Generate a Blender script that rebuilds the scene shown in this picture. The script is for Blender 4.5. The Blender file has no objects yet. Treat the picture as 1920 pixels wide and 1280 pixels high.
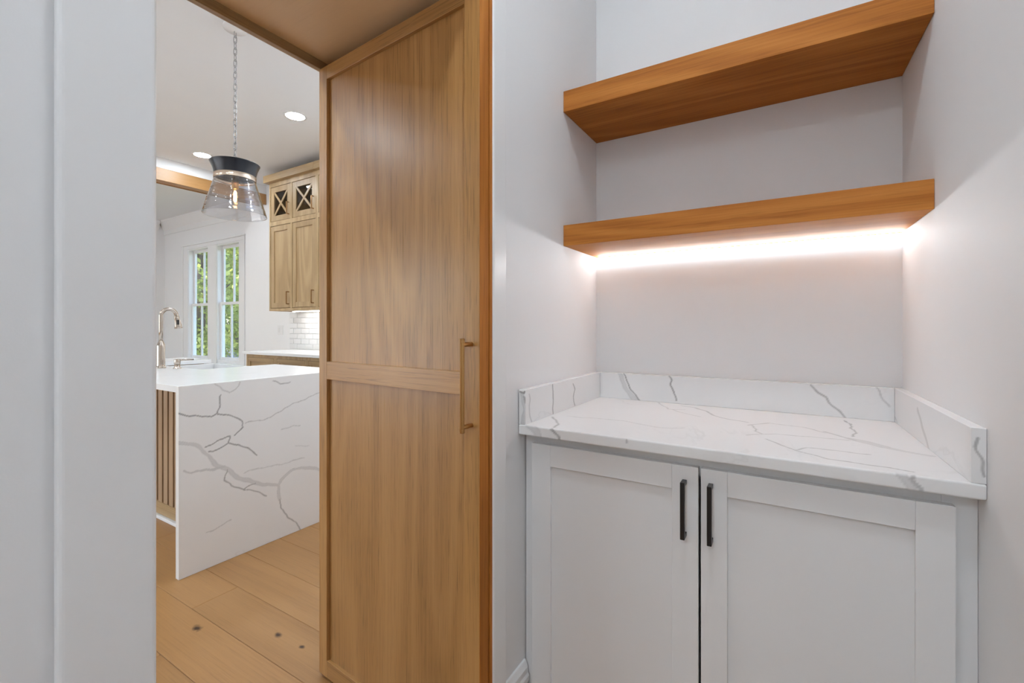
import bpy, bmesh, math, random
import numpy as np
from mathutils import Vector, Matrix

random.seed(7)
rng = np.random.default_rng(7)
scene = bpy.context.scene
COL = scene.collection
R = math.radians

# ------------------------------------------------------------------ camera
CAM_H = 1.197
cam_data = bpy.data.cameras.new('camera')
cam_data.sensor_fit = 'HORIZONTAL'
cam_data.sensor_width = 36.0
cam_data.lens = 16.0
cam_data.shift_y = -28.0 / 1920.0
cam_data.clip_start = 0.01
cam_data.clip_end = 300
cam = bpy.data.objects.new('camera', cam_data)
COL.objects.link(cam)
cam.location = (0, 0, CAM_H)
cam.rotation_euler = (R(90), 0, R(31.36))
scene.camera = cam

# ------------------------------------------------------------------ colour management
vs = scene.view_settings
vs.view_transform = 'Standard'
vs.look = 'None'
vs.gamma = 1
vs.use_curve_mapping = False
vs.exposure = 0.0

# light levels
L_PANTRY = 225.0
L_PANTRY_FILL = 62.0
L_KITCHEN = 200.0
L_LED = 29.0
L_UNDER = 25.0
L_BULB = 40.0

# ------------------------------------------------------------------ sky and sun
world = bpy.data.worlds.new('world')
scene.world = world
world.use_nodes = True
wn = world.node_tree.nodes
wl = world.node_tree.links
bg = wn['Background']
sky = wn.new('ShaderNodeTexSky')
sky.sky_type = 'NISHITA'
sky.sun_disc = False
sky.sun_elevation = R(60)
sky.sun_rotation = R(200)
sky.air_density = 1.0
sky.dust_density = 2.0
wl.new(sky.outputs[0], bg.inputs[0])
bg.inputs[1].default_value = 0.9
sun_data = bpy.data.lights.new('sun', 'SUN')
sun_data.energy = 12.0
sun_data.angle = R(0.6)
sun_data.color = (1.0, 0.95, 0.86)
sun = bpy.data.objects.new('sun', sun_data)
COL.objects.link(sun)
sun.rotation_euler = (R(30), 0, R(-25))

# ================================================================== helpers
def tag(o, label=None, cat=None, group=None, kind=None):
    if label: o['label'] = label
    if cat: o['category'] = cat
    if group: o['group'] = group
    if kind: o['kind'] = kind
    return o

ORG = {}
def empty(name, loc=(0, 0, 0), rz=0.0, parent=None):
    o = bpy.data.objects.new(name, None)
    o.empty_display_size = 0.1
    COL.objects.link(o)
    if parent is not None:
        o.parent = parent
        o.location = Vector(loc) - ORG.get(parent.name, Vector())
    else:
        o.location = loc
    o.rotation_euler = (0, 0, rz)
    ORG[o.name] = Vector(loc) if rz == 0 else Vector()
    return o

def link(name, me, mat, parent=None, org=None, smooth=False):
    """link a mesh given in world (or local, for turned parents) coordinates as one object"""
    if smooth:
        me.polygons.foreach_set('use_smooth', [True] * len(me.polygons))
    if mat is not None:
        me.materials.append(mat)
    o = bpy.data.objects.new(name, me)
    COL.objects.link(o)
    co = np.empty(len(me.vertices) * 3, dtype=np.float32)
    me.vertices.foreach_get('co', co)
    co = co.reshape(-1, 3)
    lo, hi = co.min(0), co.max(0)
    own = Vector(((lo[0] + hi[0]) / 2, (lo[1] + hi[1]) / 2, lo[2])) if org is None else Vector(org)
    co -= np.array(own, dtype=np.float32)
    me.vertices.foreach_set('co', co.ravel())
    me.update()
    if parent is not None:
        o.parent = parent
        o.location = own - ORG.get(parent.name, Vector())
    else:
        o.location = own
    ORG[o.name] = own
    return o

def obj(name, bm, mat, parent=None, bevel=0.0, smooth=False, org=None, seg=2):
    bmesh.ops.recalc_face_normals(bm, faces=bm.faces[:])
    me = bpy.data.meshes.new(name)
    bm.to_mesh(me)
    bm.free()
    o = link(name, me, mat, parent, org, smooth)
    if bevel > 0:
        b = o.modifiers.new('bevel', 'BEVEL')
        b.width = bevel
        b.segments = seg
        b.limit_method = 'ANGLE'
        b.angle_limit = R(40)
        b.harden_normals = False
    return o

def box(bm, x0, x1, y0, y1, z0, z1):
    v = [bm.verts.new(p) for p in ((x0, y0, z0), (x1, y0, z0), (x1, y1, z0), (x0, y1, z0),
                                   (x0, y0, z1), (x1, y0, z1), (x1, y1, z1), (x0, y1, z1))]
    for f in ((0, 3, 2, 1), (4, 5, 6, 7), (0, 1, 5, 4), (1, 2, 6, 5), (2, 3, 7, 6), (3, 0, 4, 7)):
        bm.faces.new([v[i] for i in f])
    return bm

def B(*boxes):
    bm = bmesh.new()
    for b in boxes:
        box(bm, *b)
    return bm

def prism(bm, pts, z0, z1):
    """vertical prism over a plan polygon"""
    a = [bm.verts.new((x, y, z0)) for x, y in pts]
    b = [bm.verts.new((x, y, z1)) for x, y in pts]
    bm.faces.new(a[::-1])
    bm.faces.new(b)
    n = len(pts)
    for i in range(n):
        j = (i + 1) % n
        bm.faces.new([a[i], a[j], b[j], b[i]])
    return bm

def extrude_profile(bm, prof, axis, a0, a1):
    """closed profile [(u,w)] swept along axis 'x' (u=y,w=z) or 'y' (u=x,w=z)"""
    mk = (lambda t, u, w: (t, u, w)) if axis == 'x' else (lambda t, u, w: (u, t, w))
    a = [bm.verts.new(mk(a0, u, w)) for u, w in prof]
    b = [bm.verts.new(mk(a1, u, w)) for u, w in prof]
    bm.faces.new(a)
    bm.faces.new(b[::-1])
    n = len(prof)
    for i in range(n):
        j = (i + 1) % n
        bm.faces.new([a[i], b[i], b[j], a[j]])
    return bm

def lathe(bm, prof, c=(0, 0, 0), n=40, cap=True):
    rings = []
    for r, z in prof:
        rings.append([bm.verts.new((c[0] + r * math.cos(2 * math.pi * k / n),
                                    c[1] + r * math.sin(2 * math.pi * k / n), c[2] + z)) for k in range(n)])
    for a, b in zip(rings, rings[1:]):
        for k in range(n):
            j = (k + 1) % n
            bm.faces.new([a[k], a[j], b[j], b[k]])
    if cap:
        bm.faces.new(rings[0][::-1])
        bm.faces.new(rings[-1])
    return bm

def tube(bm, pts, rad, n=12, closed=False):
    pts = [Vector(p) for p in pts]
    m = len(pts)
    rads = rad if isinstance(rad, (list, tuple)) else [rad] * m
    rings = []
    up = None
    for i, p in enumerate(pts):
        if closed:
            t = (pts[(i + 1) % m] - pts[i - 1]).normalized()
        else:
            t = (pts[min(i + 1, m - 1)] - pts[max(i - 1, 0)]).normalized()
        if up is None:
            up = Vector((1, 0, 0)) if abs(t.x) < 0.9 else Vector((0, 1, 0))
        s = t.cross(up).normalized()
        up = s.cross(t).normalized()
        rings.append([bm.verts.new(p + (s * math.cos(2 * math.pi * k / n) + up * math.sin(2 * math.pi * k / n)) * rads[i])
                      for k in range(n)])
    pairs = list(zip(rings, rings[1:]))
    if closed:
        pairs.append((rings[-1], rings[0]))
    for a, b in pairs:
        for k in range(n):
            j = (k + 1) % n
            bm.faces.new([a[k], a[j], b[j], b[k]])
    if not closed:
        bm.faces.new(rings[0][::-1])
        bm.faces.new(rings[-1])
    return bm

# ================================================================== materials
class N:
    def __init__(s, name):
        s.m = bpy.data.materials.new(name)
        s.m.use_nodes = True
        s.t = s.m.node_tree
        s.p = s.t.nodes['Principled BSDF']
        s.out = s.t.nodes['Material Output']
    def n(s, typ, **kw):
        nd = s.t.nodes.new(typ)
        for k, v in kw.items():
            setattr(nd, k, v)
        return nd
    def l(s, a, b):
        s.t.links.new(a, b)
    def math(s, op, a, b=None, c=None, clamp=False):
        nd = s.n('ShaderNodeMath', operation=op, use_clamp=clamp)
        for i, v in enumerate((a, b, c)):
            if v is None: continue
            if isinstance(v, (int, float)): nd.inputs[i].default_value = v
            else: s.l(v, nd.inputs[i])
        return nd.outputs[0]
    def mix(s, fac, a, b):
        nd = s.n('ShaderNodeMix', data_type='RGBA')
        for i, v in ((0, fac), (6, a), (7, b)):
            if isinstance(v, (int, float)): nd.inputs[i].default_value = v
            elif isinstance(v, tuple): nd.inputs[i].default_value = v if len(v) == 4 else (*v, 1)
            else: s.l(v, nd.inputs[i])
        return nd.outputs[2]
    def noise(s, vec, scale, detail=3, rough=.5, dist=0.0):
        nd = s.n('ShaderNodeTexNoise')
        nd.inputs['Scale'].default_value = scale
        nd.inputs['Detail'].default_value = detail
        nd.inputs['Roughness'].default_value = rough
        nd.inputs['Distortion'].default_value = dist
        if vec is not None: s.l(vec, nd.inputs['Vector'])
        return nd.outputs['Fac']
    def ramp(s, fac, stops):
        nd = s.n('ShaderNodeValToRGB')
        e = nd.color_ramp.elements
        while len(e) < len(stops): e.new(.5)
        for k, (p, c) in enumerate(stops):
            e[k].position = p
            e[k].color = (*c, 1) if len(c) == 3 else c
        s.l(fac, nd.inputs[0])
        return nd.outputs[0]
    def bump(s, h, strength, dist=.002):
        nd = s.n('ShaderNodeBump')
        nd.inputs['Strength'].default_value = strength
        nd.inputs['Distance'].default_value = dist
        s.l(h, nd.inputs['Height'])
        s.l(nd.outputs[0], s.p.inputs['Normal'])
    def set(s, **kw):
        for k, v in kw.items():
            k = {'col': 'Base Color', 'rough': 'Roughness', 'metal': 'Metallic', 'spec': 'Specular IOR Level',
                 'coat': 'Coat Weight', 'coatr': 'Coat Roughness'}.get(k, k)
            i = s.p.inputs[k]
            if isinstance(v, (int, float)): i.default_value = v
            elif isinstance(v, tuple): i.default_value = (*v, 1) if len(v) == 3 else v
            else: s.l(v, i)
        return s

def paint(name, col, rough=.5, tex=.02):
    """painted surface with faint roller stipple"""
    s = N(name)
    tc = s.n('ShaderNodeTexCoord')
    nz = s.noise(tc.outputs['Object'], 2.5, 3)
    c = s.mix(nz, tuple(v * .985 for v in col), tuple(min(1, v * 1.015) for v in col))
    s.set(col=c, rough=rough)
    if tex:
        s.bump(s.noise(tc.outputs['Object'], 420, 2), tex * 4, .0006)
    return s.m

def metal(name, col, rough=.3, brushed=False):
    s = N(name)
    s.set(col=col, metal=1.0, rough=rough)
    if brushed:
        tc = s.n('ShaderNodeTexCoord')
        mp = s.n('ShaderNodeMapping'); mp.inputs['Scale'].default_value = (1, 1, 60)
        s.l(tc.outputs['Object'], mp.inputs[0])
        s.bump(s.noise(mp.outputs[0], 40, 2), .05, .001)
    return s.m

def emit(name, col, strength):
    s = N(name)
    s.p.inputs['Base Color'].default_value = (*col, 1)
    s.p.inputs['Emission Color'].default_value = (*col, 1)
    s.p.inputs['Emission Strength'].default_value = strength
    return s.m

def thin_glass(name, tint=(1, 1, 1), refl=1.0, bump=0.0, rough=.02):
    s = N(name)
    s.t.nodes.remove(s.p)
    tr = s.n('ShaderNodeBsdfTransparent'); tr.inputs[0].default_value = (*tint, 1)
    gl = s.n('ShaderNodeBsdfGlossy'); gl.inputs['Roughness'].default_value = rough
    ge = s.n('ShaderNodeNewGeometry')
    dt = s.n('ShaderNodeVectorMath', operation='DOT_PRODUCT')
    s.l(ge.outputs['Incoming'], dt.inputs[0])
    cs = s.math('ABSOLUTE', dt.outputs['Value'])
    fr = s.math('MULTIPLY_ADD', s.math('POWER', s.math('SUBTRACT', 1.0, cs, clamp=True), 5.0), .96, .04)
    mx = s.n('ShaderNodeMixShader')
    s.l(s.math('MULTIPLY', fr, refl, clamp=True), mx.inputs[0])
    s.l(tr.outputs[0], mx.inputs[1]); s.l(gl.outputs[0], mx.inputs[2])
    s.l(mx.outputs[0], s.out.inputs[0])
    if bump:
        tc = s.n('ShaderNodeTexCoord')
        mp = s.n('ShaderNodeMapping'); mp.inputs['Scale'].default_value = (2, 2, 14)
        s.l(tc.outputs['Object'], mp.inputs[0])
        bn = s.n('ShaderNodeBump'); bn.inputs['Strength'].default_value = bump; bn.inputs['Distance'].default_value = .01
        s.l(s.noise(mp.outputs[0], 3, 2), bn.inputs['Height'])
        s.l(bn.outputs[0], gl.inputs['Normal']); s.l(bn.outputs[0], dt.inputs[1])
    else:
        s.l(ge.outputs['Normal'], dt.inputs[1])
    return s.m

def wood(name, axis, light, mid, dark, ring=9.0, scale=1.0, rough=.38, contrast=1.0, pores=.5, coat=0.0, vary=.12, straight=0.0, spec=.5):
    """oak: cathedral figure from contour lines of a stretched noise, fibre streaks and open pores"""
    s = N(name)
    tc = s.n('ShaderNodeTexCoord')
    oi = s.n('ShaderNodeObjectInfo')
    off = s.n('ShaderNodeVectorMath', operation='SCALE')
    off.inputs[0].default_value = (13.7, 9.1, 17.3)
    s.l(oi.outputs['Random'], off.inputs['Scale'])
    ad = s.n('ShaderNodeVectorMath', operation='ADD')
    s.l(tc.outputs['Object'], ad.inputs[0]); s.l(off.outputs[0], ad.inputs[1])
    def stretched(across, along):
        mp = s.n('ShaderNodeMapping')
        mp.inputs['Scale'].default_value = tuple(along if 'xyz'[k] == axis else across for k in range(3))
        s.l(ad.outputs[0], mp.inputs[0])
        return mp.outputs[0]
    fig = s.noise(stretched(1, .13), 3.2 * scale, 1.5, .45, .35)
    rings = s.math('SINE', s.math('MULTIPLY', fig, ring * 6.283))
    rings = s.math('MULTIPLY_ADD', rings, .5, .5)
    rings = s.math('POWER', rings, 1.6)
    fib = s.noise(stretched(1, .015), 130 * scale, 4, .62)
    broad = s.noise(stretched(1, .05), 9 * scale, 3, .6)
    por = s.noise(stretched(1, .03), 300 * scale, 2, .5)
    pm = s.ramp(por, [(.0, (1, 1, 1)), (.34, (1, 1, 1)), (.44, (0, 0, 0))])
    v = s.math('MULTIPLY_ADD', rings, .26 * contrast * (1 - straight), s.math('MULTIPLY', fib, .75 * contrast))
    v = s.math('MULTIPLY_ADD', broad, .22 * contrast, v)
    v = s.math('ADD', v, .5 - .60 * contrast)
    c = s.ramp(v, [(.08, dark), (.48, mid), (.92, light)])
    pf = s.math('MULTIPLY', pm, s.math('MULTIPLY_ADD', rings, -.5 * pores, .9 * pores))
    c = s.mix(s.math('MULTIPLY', pf, .55), c, tuple(d * .62 for d in dark))
    hv = s.n('ShaderNodeHueSaturation')
    s.l(s.math('MULTIPLY_ADD', oi.outputs['Random'], vary, 1 - vary / 2), hv.inputs['Value'])
    s.l(c, hv.inputs['Color'])
    s.set(col=hv.outputs[0], rough=s.math('MULTIPLY_ADD', fib, .14, rough - .07), coat=coat, coatr=.25, spec=spec)
    s.bump(s.math('SUBTRACT', fib, s.math('MULTIPLY', pm, .6)), .14, .0012)
    s.wood_color = c
    return s.m

def quartz(name, rough=.2):
    s = N(name)
    tc = s.n('ShaderNodeTexCoord')
    at = s.n('ShaderNodeAttribute', attribute_name='vein')
    nz = s.noise(tc.outputs['Object'], 1.6, 5, .6, 1.2)
    ln = s.math('ABSOLUTE', s.math('SUBTRACT', nz, .5))
    faint = s.ramp(ln, [(0, (1, 1, 1)), (.012, (0, 0, 0))])
    gate = s.ramp(s.noise(tc.outputs['Object'], 2.2, 1), [(.52, (0, 0, 0)), (.66, (1, 1, 1))])
    fz = s.math('MULTIPLY', s.math('MULTIPLY', faint, gate), .12)
    fine = s.noise(tc.outputs['Object'], 160, 2)
    vein = s.math('MULTIPLY', at.outputs['Fac'], s.math('MULTIPLY_ADD', fine, .3, .85), clamp=True)
    base = s.mix(s.noise(tc.outputs['Object'], 4, 3), (.86, .865, .87), (.90, .905, .91))
    c = s.mix(s.math('MAXIMUM', vein, fz), base, (.38, .38, .385))
    s.set(col=c, rough=rough, spec=.5)
    return s.m

M = {}
M['wall'] = paint('white_wall_paint', (.875, .88, .89), .62)
M['trim'] = paint('white_trim_paint', (.88, .885, .89), .3, .01)
M['ceiling'] = paint('ceiling_paint', (.86, .885, .91), .7)
M['cab'] = paint('grey_white_cabinet_paint', (.855, .86, .868), .34, .01)
M['black'] = paint('matte_black_metal', (.006, .006, .007), .35, .005)
OAK = dict(light=(.54, .39, .215), mid=(.43, .295, .150), dark=(.28, .175, .08))
for ax in 'xyz':
    M['oak_' + ax] = wood('light_oak_' + ax, ax, **OAK)
    M['door_' + ax] = wood('door_oak_' + ax, ax, (.58, .335, .13), (.48, .26, .088), (.33, .168, .052), ring=9, rough=.30, contrast=.95, pores=1.1, coat=.3)
    M['shelf_' + ax] = wood('shelf_oak_' + ax, ax, (.60, .245, .055), (.48, .172, .030), (.30, .096, .014), ring=10, rough=.62, contrast=1.15, pores=.6, spec=.2)
M['ply'] = wood('plywood', 'x', (.86, .68, .46), (.82, .635, .415), (.74, .55, .345), ring=2.0, rough=.5, contrast=.5, pores=.15)
M['beam'] = wood('beam_oak', 'y', (.50, .28, .11), (.40, .21, .075), (.27, .13, .042), ring=6, rough=.4, contrast=.8)
M['slat'] = wood('slat_oak', 'z', (.52, .37, .235), (.44, .30, .18), (.32, .20, .11), ring=4, contrast=.6)
M['slat_back'] = paint('gap_shade_backing', (.06, .026, .009), .7, 0)  # dark brown puts the shade of the slat gaps into the backing
M['brass'] = metal('aged_brass', (.50, .29, .11), .32, True)
M['brass_far'] = metal('bronze_pull', (.42, .26, .13), .35)
M['nickel'] = metal('brushed_nickel', (.52, .46, .40), .22, True)
M['chain'] = metal('chain_metal', (.36, .36, .37), .35)
M['band'] = metal('champagne_band', (.72, .60, .48), .25)
M['rubber'] = paint('dark_rubber', (.02, .02, .02), .5, 0)
M['quartz'] = quartz('veined_white_quartz')
M['porcelain'] = paint('white_fireclay', (.80, .80, .80), .12, 0)
M['tile'] = paint('white_glazed_tile', (.83, .83, .83), .08, .5)
M['plastic'] = paint('white_plastic', (.82, .82, .82), .3, 0)
M['glass'] = thin_glass('window_glass', (.97, .98, .98))
M['cab_glass'] = thin_glass('cabinet_glass', (.75, .75, .75), .6)
M['shade'] = thin_glass('smoky_rippled_glass', (.91, .91, .92), 2.2, .5, .04)
M['bulb_glass'] = thin_glass('bulb_glass', (.98, .93, .85), .8)
M['lamp'] = emit('recessed_lamp', (.85, .94, 1.0), L_KITCHEN)
M['lamp_pantry'] = emit('pantry_lamp', (.885, .948, 1.0), L_PANTRY)
M['lamp_fill'] = emit('pantry_fill_lamp', (.885, .948, 1.0), L_PANTRY_FILL)
M['led'] = emit('led_diffuser', (.91, .96, 1.0), L_LED)
M['led_base'] = emit('led_diffuser_base', (.91, .96, 1.0), 5.0)
M['led_under'] = emit('under_cabinet_led', (1.0, .98, .95), L_UNDER)
M['filament'] = emit('filament', (1.0, .60, .28), L_BULB)
M['alu'] = metal('aluminium_channel', (.8, .8, .8), .4)
M['navy'] = paint('dark_navy_enamel', (.006, .009, .016), .3, .005)

def floor_wood():
    m = wood('floor_oak', 'x', (.50, .275, .108), (.41, .215, .078), (.28, .13, .044), ring=5, scale=.75, rough=.40, contrast=.62, pores=.35, vary=.14)
    t = m.node_tree
    p = t.nodes['Principled BSDF']
    col = p.inputs['Base Color'].links[0].from_socket
    g = t.nodes.new('ShaderNodeNewGeometry')
    dist = None
    nz = t.nodes.new('ShaderNodeTexNoise'); nz.inputs['Scale'].default_value = 55
    t.links.new(g.outputs['Position'], nz.inputs['Vector'])
    for kx, ky, r in ((-2.008, .893, .014), (-1.696, 1.036, .0105), (-1.559, 1.044, .008), (-2.9, .62, .018), (-3.6, 2.4, .02), (-.2, .5, .016)):
        sub = t.nodes.new('ShaderNodeVectorMath'); sub.operation = 'SUBTRACT'
        t.links.new(g.outputs['Position'], sub.inputs[0]); sub.inputs[1].default_value = (kx, ky, 0)
        mul = t.nodes.new('ShaderNodeVectorMath'); mul.operation = 'MULTIPLY'
        t.links.new(sub.outputs[0], mul.inputs[0]); mul.inputs[1].default_value = (.6 / r, 1 / r, 0)
        ln = t.nodes.new('ShaderNodeVectorMath'); ln.operation = 'LENGTH'
        t.links.new(mul.outputs[0], ln.inputs[0])
        if dist is None: dist = ln.outputs['Value']
        else:
            mn = t.nodes.new('ShaderNodeMath'); mn.operation = 'MINIMUM'
            t.links.new(dist, mn.inputs[0]); t.links.new(ln.outputs['Value'], mn.inputs[1]); dist = mn.outputs[0]
    ad = t.nodes.new('ShaderNodeMath'); ad.operation = 'MULTIPLY_ADD'
    t.links.new(nz.outputs['Fac'], ad.inputs[0]); ad.inputs[1].default_value = 1.3; t.links.new(dist, ad.inputs[2])
    rp = t.nodes.new('ShaderNodeValToRGB')
    rp.color_ramp.elements[0].position = .50; rp.color_ramp.elements[0].color = (1, 1, 1, 1)
    rp.color_ramp.elements[1].position = .98; rp.color_ramp.elements[1].color = (0, 0, 0, 1)
    sc = t.nodes.new('ShaderNodeMath'); sc.operation = 'MULTIPLY'; sc.inputs[1].default_value = .5
    t.links.new(ad.outputs[0], sc.inputs[0]); t.links.new(sc.outputs[0], rp.inputs[0])
    mx = t.nodes.new('ShaderNodeMix'); mx.data_type = 'RGBA'
    t.links.new(rp.outputs[0], mx.inputs[0]); t.links.new(col, mx.inputs[6]); mx.inputs[7].default_value = (.05, .02, .007, 1)
    t.links.new(mx.outputs[2], p.inputs['Base Color'])
    return m
M['floor'] = floor_wood()
M['subfloor'] = paint('dark_joint', (.16, .085, .035), .8, 0)

# ================================================================== the setting
CEIL_K, CEIL_P = 3.08, 3.0
XL, XK = -.672, -1.40            # pantry face and kitchen face of the wall between
YB, YK, YN = 1.764, 3.49, 3.75   # niche back wall, kitchen back wall, nook back wall
def rw(y):                       # right wall runs a touch out of square
    return .288 + (1.764 - y) * .0225

floor = obj('floor', B((-10.2, .8, -2.95, 3.8, -.12, -.003)), M['subfloor'])
tag(floor, 'wide plank oak floor with knots running through pantry and kitchen', 'floor', kind='structure')
PW, PY0 = .19, .942
plank_cache = {}
for row in range(-21, 16):
    y0 = PY0 + row * PW
    y1 = y0 + PW
    if y1 > 3.76 or y0 < -2.9: continue
    x = -10.2 + random.uniform(0, 1.4) - 1.4
    cuts = []
    rl = random.Random(row * 31 + 5)
    x = .8
    cuts = [x]
    first = True
    while x > -10.2:
        x -= (rl.uniform(.5, 1.9) if first else rl.choice((1.5, 1.9, 2.2)))
        first = False
        cuts.append(max(x, -10.2))
    if row == 0: cuts = [.8, -.55, -2.166, -4.05, -5.9, -8.0, -10.2]
    if row == -1: cuts = [.8, -1.05, -3.25, -5.1, -7.0, -9.1, -10.2]
    if row == 1: cuts = [.8, -.2, -1.15, -3.05, -4.95, -7.1, -9.0, -10.2]
    for a, b in zip(cuts, cuts[1:]):
        if a - b < .05: continue
        bm = B((b + .0006, a - .0006, y0 + .0006, y1 - .0006, -.02, 0))
        obj('floor_plank', bm, M['floor'], floor, bevel=.0012, seg=1)

# ceilings
c1 = obj('ceiling', B((XK - .4, .8, -2.95, 1.95, CEIL_P, 3.2)), M['ceiling']); tag(c1, 'white pantry ceiling', 'ceiling', kind='structure')
c2 = obj('ceiling', B((-10.3, XK - .4, -2.95, 3.9, CEIL_K, 3.2)), M['ceiling']); tag(c2, 'white kitchen ceiling with recessed lights', 'ceiling', kind='structure')
c3 = obj('ceiling', B((XK - .4, XK, -2.95, 3.9, CEIL_K - .08, CEIL_K + .1)), M['ceiling']) if False else None

# wall between pantry and kitchen, with the passage cut through it
OPN, OPF, OPZ = .232, 1.03, 2.114       # rough opening near side, far side, soffit height
wall_left = obj('wall_left', B(
    (XK, XL, -2.9, OPN - .02, 0, CEIL_P + .08),
    (XK, XL, OPF + .02, YK + .3, 0, CEIL_P + .08),
    (XK, XL, OPN - .02, OPF + .02, OPZ + .02, CEIL_P + .08)), M['wall'])
tag(wall_left, 'white painted wall with doorway between pantry and kitchen', 'wall', kind='structure')
wall_back = obj('wall_back', B((XL - .01, .45, YB, YB + .14, 0, CEIL_P + .05)), M['wall'])
tag(wall_back, 'white back wall of the pantry niche', 'wall', kind='structure')
bm = bmesh.new()
prism(bm, [(rw(-2.9), -2.9), (rw(-2.9) + .12, -2.9), (rw(YB) + .16, YB + .1), (rw(YB + .1), YB + .1)], 0, CEIL_P + .05)
wall_right = obj('wall_right', bm, M['wall'])
tag(wall_right, 'white right side wall of the pantry niche', 'wall', kind='structure')
wall_near = obj('wall_near', B((XL - .02, .6, -2.95, -2.83, 0, CEIL_P + .05)), M['wall'])
tag(wall_near, 'white end wall of the pantry', 'wall', kind='structure')

# kitchen and nook walls
XN0, XN1, XH = -9.62, -6.484, -5.97
w = obj('wall_kitchen_back', B((XN1, XK + .02, YK, YK + .4, 0, CEIL_K + .05)), M['wall'])
tag(w, 'white kitchen wall behind the oak cabinets', 'wall', kind='structure')
wall_kb = w
# nook back wall with two window openings
WIN = [(-8.721, -8.057), (-7.785, -7.124)]
WZ0, WZ1 = .64, 2.503
nb = []
xs = [XN0 - .2, WIN[0][0], WIN[0][1], WIN[1][0], WIN[1][1], XN1 + .02]
for a, b in ((xs[0], xs[1]), (xs[2], xs[3]), (xs[4], xs[5])):
    nb.append((a, b, YN, YN + .11, 0, CEIL_K + .05))
for a, b in WIN:
    nb += [(a, b, YN, YN + .11, 0, WZ0), (a, b, YN, YN + .11, WZ1, CEIL_K + .05)]
w = obj('wall_nook_back', B(*nb), M['wall']); tag(w, 'white far wall of the dining nook with two windows', 'wall', kind='structure')
w = obj('wall_nook_left', B((XN0 - .2, XN0, -2.9, YN + .1, 0, CEIL_K + .05)), M['wall']); tag(w, 'white left wall of the dining nook', 'wall', kind='structure')
# header over the opening between kitchen and nook
w = obj('wall_header', B((XH - .16, XH - .012, -2.9, YK + .01, 2.95, CEIL_K + .02)), M['wall']); tag(w, 'white header above the oak beam', 'wall', kind='structure')
# front wall of the kitchen with its big window
fb = [(XN0 - .1, -8.3, -2.95, -2.8, 0, CEIL_K + .05), (-3.3, XK - .01, -2.95, -2.8, 0, CEIL_K + .05),
      (-8.3, -3.3, -2.95, -2.8, 2.3, CEIL_K + .05)]
w = obj('wall_front', B(*fb), M['wall']); tag(w, 'white front wall of the kitchen with a wide window', 'wall', kind='structure')
win3 = empty('window_3', (-5.8, -2.87, 0)); tag(win3, 'wide white framed glass doors in the front wall of the kitchen', 'window', kind='structure')
for k in range(5):
    x0 = -8.3 + k * 1.0
    fr = obj('window_frame', B((x0, x0 + .06, -2.9, -2.84, 0, 2.3), (x0 + .94, x0 + 1.0, -2.9, -2.84, 0, 2.3),
                               (x0 + .06, x0 + .94, -2.9, -2.84, 0, .10), (x0 + .06, x0 + .94, -2.9, -2.84, 2.2, 2.3)), M['trim'], win3)
    obj('pane', B((x0 + .06, x0 + .94, -2.874, -2.868, .10, 2.2)), M['glass'], win3)
M['concrete'] = paint('pale_concrete', (.62, .61, .59), .9, .2)
o = obj('roof_sun_block', B((-10.3, .8, -4.9, -2.95, 2.95, 3.1)), M['trim']); tag(o, 'added white porch roof keeping the sun off the kitchen glass doors', 'roof', kind='structure')  # unseen slab added to stop sun reaching the kitchen floor
o = obj('ground_patio', B((-60, 30, -60, -2.95, -.14, -.02)), M['concrete']); tag(o, 'pale concrete patio outside the kitchen glass doors', 'ground', kind='structure')

# windows of the nook: casing, jamb, two sashes each, muntins, panes
def window(n, a, b, label):
    root = empty('window_%d' % n, ((a + b) / 2, YN, WZ0)); tag(root, label, 'window', kind='structure')
    obj('jamb', B((a, a + .014, YN - .005, YN + .11, WZ0, WZ1), (b - .014, b, YN - .005, YN + .11, WZ0, WZ1), (a + .014, b - .014, YN - .005, YN + .11, WZ1 - .02, WZ1)), M['trim'], root)
    obj('window_sill', B((a, b, YN - .005, YN + .13, WZ0 - .005, WZ0 + .03)), M['trim'], root, bevel=.003)
    zm = 1.565
    for nm, z0, z1, y in (('upper_sash', zm - .02, WZ1 - .02, YN + .072), ('lower_sash', WZ0 + .03, zm + .02, YN + .036)):
        st = .036
        sash = obj(nm, B((a + .014, a + .014 + st, y, y + .03, z0, z1), (b - .014 - st, b - .014, y, y + .03, z0, z1),
                         (a + .014 + st, b - .014 - st, y, y + .03, z0, z0 + .042), (a + .014 + st, b - .014 - st, y, y + .03, z1 - .042, z1)), M['trim'], root, bevel=.002)
        mx = (a + b) / 2
        obj('muntin', B((mx - .011, mx + .011, y + .004, y + .03, z0 + .042, z1 - .042)), M['trim'], sash)
        for p0, p1 in ((a + .014 + st, mx - .011), (mx + .011, b - .014 - st)):
            obj('pane', B((p0, p1, y + .014, y + .019, z0 + .042, z1 - .042)), M['glass'], sash)
window(1, *WIN[0], 'left tall double hung nook window with white casing')
window(2, *WIN[1], 'right tall double hung nook window beside the wall corner')
def casing_prof(bm, x0, x1, z0, z1):
    box(bm, x0, x1, YN - .018, YN, z0, z1)
t = empty('trim_1', (-7.9, YN, .55)); tag(t, 'white casing around the pair of nook windows', 'trim', kind='structure')
obj('side_casing', B((-8.903, -8.721, YN - .018, YN, .61, 2.503), (-8.903, -8.870, YN - .028, YN - .018, .61, 2.56)), M['trim'], t, bevel=.004)
obj('side_casing', B((-7.124, -6.95, YN - .018, YN, .61, 2.503), (-6.98, -6.95, YN - .028, YN - .018, .61, 2.56)), M['trim'], t, bevel=.004)
obj('mull_casing', B((-8.057, -7.785, YN - .018, YN, .61, 2.503)), M['trim'], t, bevel=.004)
obj('head_casing', B((-8.903, -6.95, YN - .018, YN, 2.503, 2.56), (-8.92, -6.935, YN - .034, YN, 2.56, 2.58)), M['trim'], t, bevel=.004)
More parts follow.
